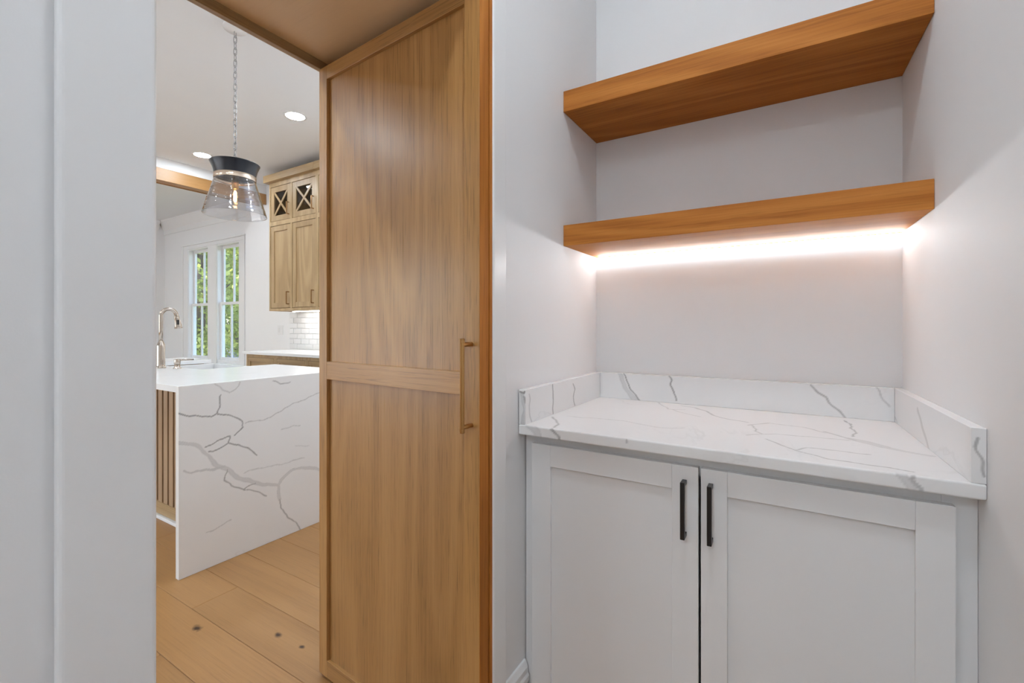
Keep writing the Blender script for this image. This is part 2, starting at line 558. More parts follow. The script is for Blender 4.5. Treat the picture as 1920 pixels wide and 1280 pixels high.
obj('stool', B((-8.93, -6.93, YN - .05, YN, .585, .61)), M['trim'], t, bevel=.006)
obj('apron', B((-8.88, -6.97, YN - .016, YN, .50, .585)), M['trim'], t, bevel=.003)
# crown in the nook
bm = bmesh.new()
extrude_profile(bm, [(YN, 2.84), (YN - .014, 2.84), (YN - .016, 2.92), (YN - .05, 2.97), (YN - .10, 3.06), (YN - .10, CEIL_K), (YN, CEIL_K)], 'x', XN0, XN1)
o = obj('trim_2', bm, M['trim']); tag(o, 'white crown moulding above the nook windows', 'trim', kind='structure')
bm = bmesh.new()
extrude_profile(bm, [(XN0, 2.84), (XN0 + .014, 2.84), (XN0 + .016, 2.92), (XN0 + .05, 2.97), (XN0 + .10, 3.06), (XN0 + .10, CEIL_K), (XN0, CEIL_K)], 'y', -2.8, YN - .1)
o = obj('trim_3', bm, M['trim']); tag(o, 'white crown moulding along the left nook wall', 'trim', kind='structure')

# oak beam at the foot of the header
beam = empty('ceiling_beam', (XH - .09, .4, 2.82)); tag(beam, 'long oak clad beam spanning the opening behind the pendant', 'beam')
obj('front_board', B((XH - .02, XH, -2.8, YK - .005, 2.825, 2.962)), M['beam'], beam, bevel=.002)
obj('under_board', B((XH - .155, XH - .02, -2.8, YK - .005, 2.832, 2.85)), M['beam'], beam, bevel=.002)
obj('rear_board', B((XH - .175, XH - .155, -2.8, YK - .005, 2.825, 2.962)), M['beam'], beam, bevel=.002)

# door casings on the pantry side (white)
def vcasing(name, y0, y1, label, outer):
    x1 = -.658
    o = obj(name, B((XL - .002, x1, y0, y1, 0, 2.21)), M['trim'], bevel=.006, seg=4)
    tag(o, label, 'trim', kind='structure'); return o
vcasing('trim_4', .160, .2495, 'white flat door casing close to the camera on the left', 0)
vcasing('trim_5', .987, 1.052, 'white flat door casing between oak jamb and pantry niche', 1)
o = obj('trim_6', B((XL - .002, -.658, .2495, .987, 2.125, 2.21)), M['trim'], bevel=.003); tag(o, 'white head casing over the pantry doorway', 'trim', kind='structure')

# oak lining of the passage
t = empty('trim_7', (-1.03, .63, 0)); tag(t, 'oak lining of the passage with plywood soffit above the door', 'trim', kind='structure')
obj('soffit_panel', B((XK + .02, XL + .004, OPN, OPF, OPZ, OPZ + .018)), M['ply'], t)
obj('header_lip', B((XK, XK + .02, OPN - .01, OPF + .01, 2.084, OPZ + .018)), M['oak_y'], t, bevel=.0015)
obj('side_panel', B((XK, XL - .022, OPF, OPF + .018, 0, OPZ)), M['door_z'], t)
obj('side_panel', B((XK, XL + .006, OPN - .018, OPN, 0, OPZ)), M['door_z'], t)
obj('jamb_strip', B((XL - .02, -.662, .9775, OPF, 0, OPZ)), M['shelf_z'], t, bevel=.0015)

# baseboards in the pantry
def baseboard(name, x, y0, y1, sgn, label):
    bm = bmesh.new()
    pr = [(x, .0), (x + sgn * .020, .0), (x + sgn * .020, .013), (x + sgn * .014, .020), (x + sgn * .014, .150), (x + sgn * .018, .158), (x + sgn * .018, .172),
          (x + sgn * .014, .180), (x + sgn * .014, .196), (x + sgn * .006, .214), (x, .214)]
    extrude_profile(bm, pr, 'y', y0, y1)
    o = obj(name, bm, M['trim'], bevel=.001, seg=1); tag(o, label, 'baseboard', kind='structure')
baseboard('baseboard_left', XL, 1.053, 1.172, 1, 'short moulded white baseboard between casing and cabinet')
baseboard('baseboard_near', XL, -2.8, .159, 1, 'moulded white baseboard along the left pantry wall')
bm = bmesh.new()
yy0, yy1 = -2.8, 1.17
vs_ = []
for y in (yy0, yy1):
    vs_.append([bm.verts.new((rw(y) - u, y, z)) for u, z in ((0, 0), (.018, 0), (.014, .02), (.014, .19), (.006, .214), (0, .214))])
bm.faces.new(vs_[0]); bm.faces.new(vs_[1][::-1])
for i in range(6):
    j = (i + 1) % 6
    bm.faces.new([vs_[0][i], vs_[1][i], vs_[1][j], vs_[0][j]])
o = obj('baseboard_right', bm, M['trim']); tag(o, 'moulded white baseboard along the right pantry wall', 'baseboard', kind='structure')

# ================================================================== the oak door, standing open in the passage
DW, DZ0, DZ1, DT = .712, .012, 2.078, .035
door = empty('door_1', (-1.378, .9896, 0), R(-4.16))
tag(door, 'open oak shaker door with brass pull, standing in the passage', 'door', kind='structure')
SL, SR = .044, .052
obj('stile', B((0, SL, 0, DT, DZ0, DZ1)), M['door_z'], door, bevel=.001)
obj('stile', B((DW - SR, DW, 0, DT, DZ0, DZ1)), M['door_z'], door, bevel=.001)
for z0, z1 in ((DZ0, .069), (1.019, 1.079), (2.033, DZ1)):
    obj('rail', B((SL, DW - SR, 0, DT, z0, z1)), M['door_x'], door, bevel=.001)
for z0, z1 in ((.069, 1.019), (1.079, 2.033)):
    obj('panel', B((SL, DW - SR, .011, .026, z0, z1)), M['door_z'], door)
o = obj('edge_band', B((DW, DW + .0012, .0005, DT - .0005, DZ0, DZ1)), M['shelf_z'], door)
# pull
hx = DW - .026
h = obj('handle', tube(bmesh.new(), [(hx, -.036, .940), (hx, -.036, 1.158)], .0058, 16), M['brass'], door, smooth=False)
ORG[h.name] = Vector((hx, -.036, .940))
for z in (.945, 1.152):
    tag(obj('post', tube(bmesh.new(), [(hx, -.036, z), (hx, .0, z)], .0058, 12), M['brass'], h), 'brass handle post')
for z0, z1 in ((.931, .942), (1.156, 1.167)):
    obj('end_cap', lathe(bmesh.new(), [(.0054, 0), (.0066, .001), (.0066, z1 - z0 - .001), (.0054, z1 - z0)], (hx, -.036, z0), 16), M['brass'], h)
for z in (1.76,):
    obj('hinge', B((-.006, .002, .006, .018, z, z + .028)), M['brass'], door, bevel=.002)

# ================================================================== veined quartz slabs
V_ISL = [(0.019,0.62,[(1.009,0.65),(1.064,0.638),(1.113,0.609),(1.147,0.564),(1.182,0.499),(1.242,0.445),(1.291,0.399),(1.37,0.359),(1.452,0.332),(1.503,0.306)]),(0.017,0.6,[(1.503,0.306),(1.525,0.332),(1.578,0.36),(1.665,0.358),(1.744,0.337),(1.874,0.287),(1.989,0.305)]),(0.017,0.62,[(1.503,0.306),(1.503,0.225)]),(0.005,0.7,[(1.503,0.225),(1.51,0.209),(1.548,0.132),(1.594,0.065),(1.633,0.002),(1.698,-0.086)]),(0.011,0.6,[(1.038,0.513),(1.064,0.497),(1.124,0.496),(1.182,0.486),(1.211,0.481)]),(0.0055,0.8,[(1.015,0.788),(1.048,0.776),(1.08,0.77),(1.124,0.759),(1.159,0.757),(1.188,0.765),(1.202,0.804),(1.202,0.849)]),(0.005,0.8,[(1.188,0.758),(1.254,0.73),(1.298,0.698),(1.308,0.664),(1.266,0.63)]),(0.0055,0.75,[(1.136,0.607),(1.182,0.625),(1.242,0.627),(1.244,0.592),(1.199,0.581),(1.153,0.584)]),(0.0055,0.8,[(1.244,0.592),(1.298,0.574),(1.337,0.545),(1.383,0.503)]),(0.0045,0.7,[(1.223,0.456),(1.217,0.413),(1.254,0.371),(1.323,0.336),(1.383,0.352)]),(0.0045,0.7,[(1.323,0.332),(1.397,0.3),(1.434,0.271)]),(0.004,0.4,[(1.317,0.682),(1.383,0.69),(1.452,0.699),(1.54,0.734),(1.633,0.749),(1.732,0.783),(1.837,0.829)]),(0.004,0.3,[(1.317,0.42),(1.41,0.433),(1.525,0.42),(1.601,0.412),(1.665,0.418)]),(0.0035,0.35,[(1.136,0.186),(1.193,0.187),(1.248,0.195)]),(0.005,0.55,[(1.467,0.898),(1.51,0.879),(1.57,0.873)]),(0.004,0.35,[(1.17,0.915),(1.205,0.873),(1.242,0.85),(1.273,0.872),(1.291,0.902)]),(0.004,0.3,[(1.525,0.62),(1.641,0.608)]),(0.003,0.25,[(1.609,0.494),(1.69,0.482)])]
V_TOP = [(0.008,0.35,[(0.081,1.491),(0.13,1.417)]),(0.022,0.45,[(0.122,1.432),(0.159,1.396),(0.19,1.365)]),(0.014,0.45,[(0.19,1.365),(0.226,1.337),(0.268,1.325)]),(0.003,0.5,[(-0.104,1.461),(-0.049,1.531),(0.03,1.525),(0.061,1.494),(0.08,1.474)]),(0.003,0.45,[(-0.094,1.323),(-0.034,1.389),(0.057,1.401),(0.12,1.411)]),(0.003,0.6,[(-0.047,1.31),(-0.003,1.26),(0.019,1.227),(0.061,1.188),(0.12,1.185),(0.17,1.171),(0.203,1.157)]),(0.003,0.5,[(0.02,1.238),(0.043,1.271),(0.104,1.278),(0.159,1.275)]),(0.0035,0.6,[(0.139,1.703),(0.157,1.603),(0.151,1.518),(0.136,1.464)]),(0.003,0.5,[(-0.093,1.468),(-0.085,1.389),(-0.06,1.359)]),(0.003,0.35,[(-0.597,1.324),(-0.549,1.317),(-0.469,1.333),(-0.424,1.343),(-0.361,1.319),(-0.3,1.313),(-0.248,1.336)]),(0.003,0.4,[(-0.434,1.747),(-0.349,1.612),(-0.304,1.639)]),(0.005,0.5,[(-0.331,1.712),(-0.283,1.696),(-0.229,1.624),(-0.179,1.543),(-0.107,1.504)]),(0.003,0.4,[(-0.338,1.619),(-0.237,1.525)]),(0.0045,0.6,[(-0.631,1.285),(-0.599,1.253),(-0.578,1.202),(-0.568,1.149)])]
V_BACK = [(0.022,0.55,[(-0.566,1.014),(-0.544,0.965),(-0.513,0.916)]),(0.004,0.8,[(-0.547,1.013),(-0.521,0.959),(-0.497,0.916)]),(0.004,0.75,[(-0.378,1.01),(-0.369,0.991),(-0.374,0.973),(-0.361,0.949),(-0.362,0.917)]),(0.004,0.6,[(0.062,1.012),(0.101,0.975),(0.122,0.934),(0.142,0.904)]),(0.003,0.4,[(0.229,1.01),(0.242,0.976),(0.258,0.96)])]
V_LEFT = [(0.005,0.7,[(1.31,1.009),(1.31,0.982),(1.32,0.962),(1.32,0.913)]),(0.005,0.7,[(1.471,0.991),(1.489,0.973),(1.481,0.947),(1.493,0.918)]),(0.006,0.35,[(1.156,1.001),(1.165,0.949),(1.182,0.91)])]
V_RIGHT = [(0.012,0.5,[(1.502,0.998),(1.445,0.957),(1.393,0.92),(1.354,0.907)]),(0.003,0.3,[(1.772,0.951),(1.706,0.915)])]
V_EDGE = [(0.022,0.5,[(-0.644,0.924),(-0.613,0.906),(-0.614,0.884)]),(0.007,0.7,[(-0.566,0.917),(-0.548,0.902),(-0.547,0.891)]),(0.003,0.5,[(-0.351,0.917),(-0.351,0.905)]),(0.022,0.5,[(0.177,0.922),(0.189,0.902),(0.192,0.885)]),(0.006,0.55,[(0.2,0.92),(0.196,0.908),(0.205,0.89)])]
V_ENDS = [(0.013,0.6,[(-0.651,0.998),(-0.653,0.964),(-0.66,0.914)]),(0.007,0.6,[(-0.646,0.993),(-0.641,0.955),(-0.639,0.916)]),(0.004,0.95,[(-0.656,1.003),(-0.645,1.005),(-0.637,1.014)]),(0.004,0.95,[(0.296,0.999),(0.293,0.994),(0.29,0.986)]),(0.0025,0.9,[(0.29,0.986),(0.289,0.975),(0.291,0.951),(0.294,0.929)])]


def axis_grid(L, step, r):
    n = max(2, int(round((L - 2 * r) / step)))
    return np.unique(np.concatenate(([0, r * .3, r * .65], np.linspace(r, L - r, n + 1), [L - r * .65, L - r * .3, L])).round(6))

def slab(name, lo, hi, step, veins, mat, parent=None, r=.002, warp=None):
    """rounded box with a surface grid carrying the stone's vein pattern"""
    lo = np.array(lo, float); hi = np.array(hi, float)
    L = hi - lo
    g = [axis_grid(L[k], step, r) for k in range(3)]
    idx = {}
    pts = []
    faces = []
    def face(ax, side):
        u, v = [(1, 2), (2, 0), (0, 1)][ax]
        gu, gv = g[u], g[v]
        base = np.empty((len(gu), len(gv)), int)
        for i in range(len(gu)):
            for j in range(len(gv)):
                key = [0, 0, 0]
                key[ax] = 0 if side == 0 else len(g[ax]) - 1
                key[u] = i; key[v] = j
                key = tuple(key)
                edge = i in (0, len(gu) - 1) or j in (0, len(gv) - 1)
                if edge:
                    if key not in idx:
                        idx[key] = len(pts); pts.append((g[0][key[0]], g[1][key[1]], g[2][key[2]]))
                    base[i, j] = idx[key]
                else:
                    base[i, j] = len(pts); pts.append((g[0][key[0]], g[1][key[1]], g[2][key[2]]))
        a = base[:-1, :-1].ravel(); b = base[1:, :-1].ravel(); c = base[1:, 1:].ravel(); d = base[:-1, 1:].ravel()
        q = np.stack([a, b, c, d] if side else [a, d, c, b], 1)
        faces.append(q)
    for ax in range(3):
        for side in (0, 1):
            face(ax, side)
    P = np.array(pts)
    inner = np.clip(P, r, L - r)
    d = P - inner
    n = np.linalg.norm(d, axis=1, keepdims=True)
    P = np.where(n > 1e-9, inner + d / np.maximum(n, 1e-9) * r, P)
    P = P + lo
    if warp is not None:
        P = warp(P)
    Q = P.copy()
    for k, (fq, am) in enumerate(((7, .006), (19, .003), (47, .0012))):     # ragged vein edges
        Q[:, 0] += am * np.sin(fq * (P[:, 1] * 1.3 + P[:, 2] * 1.7) * 2.3 + k)
        Q[:, 1] += am * np.sin(fq * (P[:, 0] * 1.1 + P[:, 2] * 1.9) * 2.1 + 2 * k)
        Q[:, 2] += am * np.sin(fq * (P[:, 0] * 1.5 + P[:, 1] * 1.2) * 2.2 + 3 * k)
    W = np.zeros(len(P))
    thick = .6 + .4 * np.abs(np.sin(P[:, 0] * 21 + P[:, 1] * 17 + P[:, 2] * 23)) 
    for w, al, pl in veins:
        dd = np.full(len(P), 9.0)
        pl = np.array(pl, float)
        sel = np.all((P > pl.min(0) - .06) & (P < pl.max(0) + .06), axis=1)
        if not sel.any(): continue
        ax = int(np.argmin(np.ptp(pl, axis=0)))
        sel &= np.abs(P[:, ax] - pl[:, ax].mean()) < (.02 if np.ptp(pl[:, ax]) > 1e-6 else .005)
        if not sel.any(): continue
        X = Q[sel].copy(); X[:, ax] = P[sel][:, ax]; best = np.full(len(X), 9.0)
        for a, b in zip(pl, pl[1:]):
            ab = b - a
            t = np.clip(((X - a) @ ab) / max(ab @ ab, 1e-9), 0, 1)
            best = np.minimum(best, np.linalg.norm(X - (a + t[:, None] * ab), axis=1))
        al = al * .70 if w > .008 else min(1.0, al * 1.2)
        hw = w * .5 * (thick[sel] if w > .008 else 1.0)
        soft = np.maximum(.0016, hw * .25)
        val = np.clip((hw + soft - best) / soft, 0, 1)
        if w > .012:      # darker outline, paler core
            core = np.clip((best / hw - .55) / .4, 0, 1)
            val = val * (.72 + .28 * core)
        W[sel] = np.maximum(W[sel], val * al)
    me = bpy.data.meshes.new(name)
    me.from_pydata(P.tolist(), [], np.concatenate(faces).tolist())
    at = me.attributes.new('vein', 'FLOAT', 'POINT')
    at.data.foreach_set('value', W.astype(np.float32))
    me.update()
    return link(name, me, mat, parent, smooth=False)

def smooth_edges(o):
    return o
CT0, CT1 = .885, .914
YF = 1.135
def rwarp(P):
    """let slabs follow the slightly skewed right wall"""
    P = P.copy()
    x0, x1 = -.670, .288
    k = (P[:, 0] - x0) / (x1 - x0)
    P[:, 0] += k * (1.764 - P[:, 1]) * .0225
    return P

v3 = []
v3 += [(w, a, [(x, y, CT1) for x, y in pl]) for w, a, pl in V_TOP]
v3 += [(w, a, [(x, YF, z) for x, z in pl]) for w, a, pl in V_EDGE]
top = slab('niche_countertop', (-.670, YF, CT0), (.2878, YB - .002, CT1), .0036, v3, M['quartz'], r=.004, warp=rwarp)
tag(top, 'white grey-veined quartz countertop over the pantry cabinet', 'countertop')
v3 = [(w, a, [(x, 1.744, z) for x, z in pl]) for w, a, pl in V_BACK]
s = slab('backsplash_slab', (-.649, 1.744, CT1), (.2665, YB - .001, 1.0145), .003, v3, M['quartz'], r=.0015, warp=rwarp)
tag(s, 'long low veined quartz upstand along the niche back wall', 'backsplash', 'quartz upstands around the niche counter')
v3 = [(w, a, [(-.649, y, z) for y, z in pl]) for w, a, pl in V_LEFT] + [(w, a, [(x, 1.137, z) for x, z in pl]) for w, a, pl in V_ENDS[:3]]
s = slab('backsplash_slab', (-.670, 1.137, CT1), (-.6495, YB - .001, 1.0145), .002, v3, M['quartz'], r=.0015)
tag(s, 'short veined quartz upstand against the left niche wall', 'backsplash', 'quartz upstands around the niche counter')
v3 = [(w, a, [(.2665 + (1.764 - y) * .022, y, z) for y, z in pl]) for w, a, pl in V_RIGHT] + [(w, a * .7, [(x, 1.137, z) for x, z in pl]) for w, a, pl in V_ENDS[3:]]
s = slab('backsplash_slab', (.2668, 1.137, CT1), (.2877, YB - .001, 1.0145), .002, v3, M['quartz'], r=.0015, warp=rwarp)
tag(s, 'short veined quartz upstand against the right niche wall', 'backsplash', 'quartz upstands around the niche counter')

# ================================================================== pantry base cabinet
cab = empty('base_cabinet', (-.185, 1.46, 0)); tag(cab, 'white shaker base cabinet with two doors under the pantry counter', 'cabinet')
obj('body', B((-.668, -.650, 1.20, YB - .003, .0, CT0), (.272, .288, 1.20, YB - .003, .0, CT0), (-.650, .272, 1.20, YB - .003, .10, .118), (-.650, .272, YB - .012, YB - .003, .118, CT0), (-.650, .272, 1.24, 1.255, 0, .10)), M['cab'], cab)
ff = bmesh.new()
box(ff, -.669, -.615, 1.178, 1.20, .0, CT0)
prism(ff, [(.250, 1.178), (.3008, 1.178), (.3003, 1.20), (.250, 1.20)], 0, CT0)
box(ff, -.615, .250, 1.178, 1.20, .835, CT0)
box(ff, -.615, .250, 1.178, 1.20, .085, .125)
obj('face_frame', ff, M['cab'], cab, bevel=.001)
def shaker(name, x0, x1, z0, z1, yf, rail, mat_s, mat_r, mat_p, parent, th=.020, rec=.009, bevel=.0012):
    """a shaker leaf: frame and recessed panel as one door with the panel as its sub-part"""
    d = obj(name, B((x0, x0 + rail, yf, yf + th, z0, z1), (x1 - rail, x1, yf, yf + th, z0, z1),
                    (x0 + rail, x1 - rail, yf, yf + th, z0, z0 + rail), (x0 + rail, x1 - rail, yf, yf + th, z1 - rail, z1)), mat_s, parent, bevel=bevel)
    obj('panel', B((x0 + rail - .004, x1 - rail + .004, yf + rec, yf + th - .003, z0 + rail - .004, z1 - rail + .004)), mat_p, d)
    return d
def bar_pull(x, z0, z1, yf, parent, mat, w=.0102, proj=.030):
    bm = bmesh.new()
    prof = [(yf, z1), (yf - proj, z1), (yf - proj, z0), (yf, z0), (yf, z0 + w), (yf - proj + w, z0 + w), (yf - proj + w, z1 - w), (yf, z1 - w)]
    a = [bm.verts.new((x - w / 2, u, v)) for u, v in prof]
    b = [bm.verts.new((x + w / 2, u, v)) for u, v in prof]
    for q in ((0, 1, 6, 7), (1, 2, 5, 6), (2, 3, 4, 5)):
        bm.faces.new([a[i] for i in q]); bm.faces.new([b[i] for i in q[::-1]])
    for i in range(8):
        j = (i + 1) % 8
        bm.faces.new([a[i], b[i], b[j], a[j]])
    return obj('handle', bm, mat, parent, bevel=.001)
YD = 1.158
d1 = shaker('cabinet_door', -.639, -.1855, .105, .860, YD, .0605, M['cab'], M['cab'], M['cab'], cab)
bar_pull(-.2165, .692, .8275, YD, d1, M['black'])
d2 = shaker('cabinet_door', -.1800, .266, .105, .860, YD, .0575, M['cab'], M['cab'], M['cab'], cab)
bar_pull(-.1575, .692, .8285, YD, d2, M['black'])

# ================================================================== floating shelves
def shelf(z0, label):
    bm = bmesh.new()
    prism(bm, [(-.6715, 1.446), (rw(1.446) - .0006, 1.446), (rw(YB) - .0006, YB - .0005), (-.6715, YB - .0005)], z0, z0 + .072)
    o = obj('floating_shelf', bm, M['shelf_x'], bevel=.0012)
    return tag(o, label, 'shelf', 'thick oak floating shelves in the niche')
shelf(1.943, 'upper thick oak floating shelf, near the top of the niche')
shelf(1.477, 'lower thick oak floating shelf with the light strip beneath it')
led = empty('led_light_bar', (-.18, 1.747, 1.456)); tag(led, 'slim white LED light bar under the lower oak shelf', 'light')
obj('channel', B((-.654, .2862, 1.7535, 1.7635, 1.4572, 1.474)), M['alu'], led)
obj('diffuser_base', B((-.654, .2862, 1.7385, 1.7535, 1.4555, 1.4568)), M['led_base'], led)
bm = bmesh.new()
extrude_profile(bm, [(1.7532, 1.4569), (1.7404, 1.4569), (1.7365, 1.460), (1.7355, 1.464), (1.7365, 1.469), (1.7404, 1.4725), (1.7532, 1.4725)], 'x', -.654, .2862)
obj('diffuser', bm, M['led'], led)

# recessed downlights
def downlight(name, x, y, z, mat, label, group, r=.078):
    root = empty(name, (x, y, z - .004)); tag(root, label, 'ceiling light', group)
    obj('trim_ring', lathe(bmesh.new(), [(r, -.002), (r + .018, -.004), (r + .020, -.0005), (r + .016, 0), (r, 0), (r, -.002)], (x, y, z), 40, cap=False), M['plastic'], root, smooth=True)
    obj('lens', lathe(bmesh.new(), [(r, -.0012), (r, -.0002)], (x, y, z), 40), mat, root)
downlight('recessed_light', -.18, .50, CEIL_P, M['lamp_pantry'], 'bright recessed light in the pantry ceiling', 'recessed lights', .07)
downlight('recessed_light', -.18, -2.2, CEIL_P, M['lamp_fill'], 'added wide fill light at the rear of the pantry ceiling', 'recessed lights', .20)  # unseen lamp added behind the camera to fill the cabinet fronts
downlight('recessed_light', -3.78, 2.47, CEIL_K, M['lamp'], 'recessed ceiling light nearest the oak door edge', 'recessed lights')
downlight('recessed_light', -5.51, 2.50, CEIL_K, M['lamp'], 'recessed ceiling light just above the pendant shade', 'recessed lights')
for x, y, lb in ((-2.1, 2.45, 'recessed kitchen light hidden behind the oak door'), (-2.0, .5, 'added fill light over the kitchen aisle by the passage'), (-2.0, -.7, 'added fill light over the kitchen aisle away from the cabinets'), (-3.8, -.9, 'recessed light in the middle of the kitchen ceiling'),  # all out of view; aisle pair added to brighten island end and door
                 (-5.4, -.9, 'recessed light near the beam at the front of the kitchen'), (-8.0, 1.9, 'recessed light in the nook ceiling near the windows'), (-8.0, -.6, 'recessed light in the nook ceiling away from the windows')):
    downlight('recessed_light', x, y, CEIL_K, M['lamp'], lb, 'recessed lights')

# ================================================================== island
ct = empty('island_countertop', (-3.6, 1.5, 0)); tag(ct, 'white veined quartz island top with waterfall end panel', 'countertop')
IX0, IX1, IY0, IY1 = -4.75, -2.458, 1.014, 2.0
SX0, SX1, SY0 = -4.25, -3.31, 1.506           # sink cut-out
v3 = [(w, a, [(IX1, y, z) for y, z in pl]) for w, a, pl in V_ISL]
slab('waterfall_panel', (IX1 - .03, IY0, .001), (IX1, IY1, .914), .0038, v3, M['quartz'], ct, r=.0012)
bm = bmesh.new()
pl = [(IX0, IY0), (IX1 - .0302, IY0), (IX1 - .0302, IY1), (SX1, IY1), (SX1, SY0), (SX0, SY0), (SX0, IY1), (IX0, IY1)]
prism(bm, pl, .884, .914)
obj('top_slab', bm, M['quartz'], ct, bevel=.0012)
isl = empty('island_cabinet', (-3.6, 1.65, 0)); tag(isl, 'oak island base with vertical slats under the counter overhang', 'cabinet')
obj('body', B((IX0 + .03, SX0 - .02, 1.32, 1.95, .02, .883), (SX1 + .02, IX1 - .035, 1.32, 1.95, .02, .883), (SX0 - .02, SX1 + .02, 1.32, 1.95, .02, .62)), M['oak_z'], isl)
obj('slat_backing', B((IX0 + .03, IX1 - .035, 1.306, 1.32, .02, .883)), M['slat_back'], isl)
slat_me = None
x = -3.327 - .073 * 19
while x < IX1 - .08:
    if slat_me is None:
        o = obj('slat', B((x, x + .052, 1.290, 1.306, .098, .883)), M['slat'], isl, bevel=.001, seg=1)
        slat_me = o
    else:
        o = slat_me.copy(); COL.objects.link(o); o.location = slat_me.location + Vector((x - x_first, 0, 0))
    if slat_me is o: x_first = x
    x += .073
obj('base_rail', B((IX0 + .03, IX1 - .035, 1.288, 1.306, .022, .098)), M['oak_x'], isl, bevel=.001)
obj('shoe_moulding', B((IX0 + .03, IX1 - .035, 1.272, 1.306, .0, .020)), M['trim'], isl, bevel=.004)

# apron sink set into the far side of the island
sk = empty('apron_sink', (-3.78, 1.76, .64)); tag(sk, 'white fireclay apron sink set into the island', 'sink')
z0, z1 = .655, .880
bm = B((SX0, SX1, 1.50, 2.03, z0, z0 + .02), (SX0, SX0 + .022, 1.50, 2.03, z0 + .02, z1), (SX1 - .022, SX1, 1.50, 2.03, z0 + .02, z1),
       (SX0 + .022, SX1 - .022, 1.50, 1.522, z0 + .02, z1), (SX0 + .022, SX1 - .022, 2.008, 2.03, z0 + .02, z1))
obj('basin', bm, M['porcelain'], sk, bevel=.004, seg=3)
obj('drain', lathe(bmesh.new(), [(.045, 0), (.045, .002), (.038, .003), (.03, .001)], (-3.78, 1.76, z0 + .02), 32), M['nickel'], sk, smooth=True)

# faucet
fx, fy, fz = -3.65, 1.40, .914
fc = empty('faucet', (fx, fy, fz)); tag(fc, 'brushed nickel gooseneck pull-down faucet on the island', 'faucet')
obj('body', lathe(bmesh.new(), [(.031, 0), (.031, .006), (.026, .014), (.0245, .03), (.0245, .150), (.022, .160), (.014, .182), (.0125, .190)], (fx, fy, fz), 32), M['nickel'], fc, smooth=True)
rad = .046
pts = [(fx, fy, fz + .185), (fx, fy, fz + .26), (fx, fy, fz + .355)]
for k in range(1, 15):
    a = math.pi - k / 14 * R(172)
    pts.append((fx, fy + rad + rad * math.cos(a), fz + .355 + rad * 1.05 * math.sin(a)))
obj('spout', tube(bmesh.new(), pts, .0125, 16), M['nickel'], fc, smooth=True)
e = Vector(pts[-1])
dn = Vector((0, .012, -.08))
hd = obj('spray_head', tube(bmesh.new(), [e + dn * t for t in (-.05, .1, .12, .28, .3, .9, 1.12, 1.15)], [.0128, .0128, .0155, .0155, .015, .0215, .0245, .022], 24), M['nickel'], fc, smooth=True)
obj('spray_button', B((e.x + .010, e.x + .0225, e.y - .004, e.y + .010, e.z - .066, e.z - .032)), M['rubber'], hd, bevel=.002)
obj('lever_hub', tube(bmesh.new(), [(fx, fy, fz + .012), (fx + .034, fy + .005, fz + .012)], .007, 12), M['nickel'], fc, smooth=True)

# soap dispenser
dx, dy = -3.51, 1.44
sd = empty('soap_dispenser', (dx, dy, .914)); tag(sd, 'brushed nickel soap dispenser beside the faucet', 'dispenser')
obj('base', lathe(bmesh.new(), [(.024, 0), (.024, .004), (.017, .010), (.0165, .030)], (dx, dy, .914), 24), M['nickel'], sd, smooth=True)
obj('pump', lathe(bmesh.new(), [(.0165, .030), (.0185, .033), (.0185, .060), (.017, .064), (.008, .0645)], (dx, dy, .914), 24), M['nickel'], sd, smooth=True)
obj('nozzle', tube(bmesh.new(), [(dx, dy, .914 + .056), (dx, dy + .05, .914 + .057), (dx, dy + .098, .914 + .056)], [.006, .0055, .005], 12), M['nickel'], sd, smooth=True)

# ================================================================== pendant
px, py = -2.98, 1.54
pend = empty('pendant_lamp', (px, py, 1.90)); tag(pend, 'smoky glass pendant lamp with black cap hanging on a chain', 'pendant lamp')
obj('canopy', lathe(bmesh.new(), [(.012, -.03), (.02, -.026), (.065, -.016), (.068, -.004), (.068, 0)], (px, py, CEIL_K), 32), M['plastic'], pend, smooth=True)
cap = obj('cap', lathe(bmesh.new(), [(.114, 0), (.117, .012), (.124, .040), (.137, .071), (.139, .074), (.136, .076), (.130, .074), (.02, .066), (.02, .06), (.11, .02), (.110, 0), (.114, 0)], (px, py, 2.145), 56, cap=False), M['navy'], pend, smooth=True)
obj('loop', tube(bmesh.new(), [(px + .014 * math.cos(a), py, 2.222 + .016 * math.sin(a)) for a in [2 * math.pi * k / 20 for k in range(20)]], .0035, 8, closed=True), M['chain'], cap, smooth=True)
obj('band', lathe(bmesh.new(), [(.117, -.030), (.1175, -.028), (.1165, .0), (.113, .002), (.110, 0), (.111, -.028), (.117, -.030)], (px, py, 2.145), 56, cap=False), M['band'], pend, smooth=True)
ZB = 2.118
prof = [(.113, 0), (.117, -.012), (.131, -.060), (.134, -.066), (.1345, -.072), (.148, -.120), (.152, -.127), (.1525, -.133), (.163, -.172), (.167, -.180), (.168, -.188), (.176, -.215), (.178, -.221),
        (.174, -.221), (.1715, -.214), (.110, -.004), (.113, 0)]
obj('glass_shade', lathe(bmesh.new(), prof, (px, py, ZB), 64, cap=False), M['shade'], pend, smooth=True)
obj('socket', lathe(bmesh.new(), [(.020, .02), (.020, -.055), (.015, -.058)], (px, py, ZB), 24), M['brass'], pend, smooth=True)
bl = obj('bulb', lathe(bmesh.new(), [(.012, -.055), (.015, -.07), (.0225, -.10), (.0225, -.135), (.016, -.152), (.002, -.158)], (px, py, ZB), 24), M['bulb_glass'], pend, smooth=True)
obj('filament', lathe(bmesh.new(), [(.004, -.068), (.008, -.08), (.0085, -.128), (.004, -.138)], (px, py, ZB), 12), M['filament'], bl, smooth=True)
LP = .0372
link_pts = []
for k in range(24):
    a = 2 * math.pi * k / 24
    link_pts.append((.0095 * math.cos(a), 0, .021 * math.sin(a) + (.004 if math.sin(a) > 0 else -.004)))
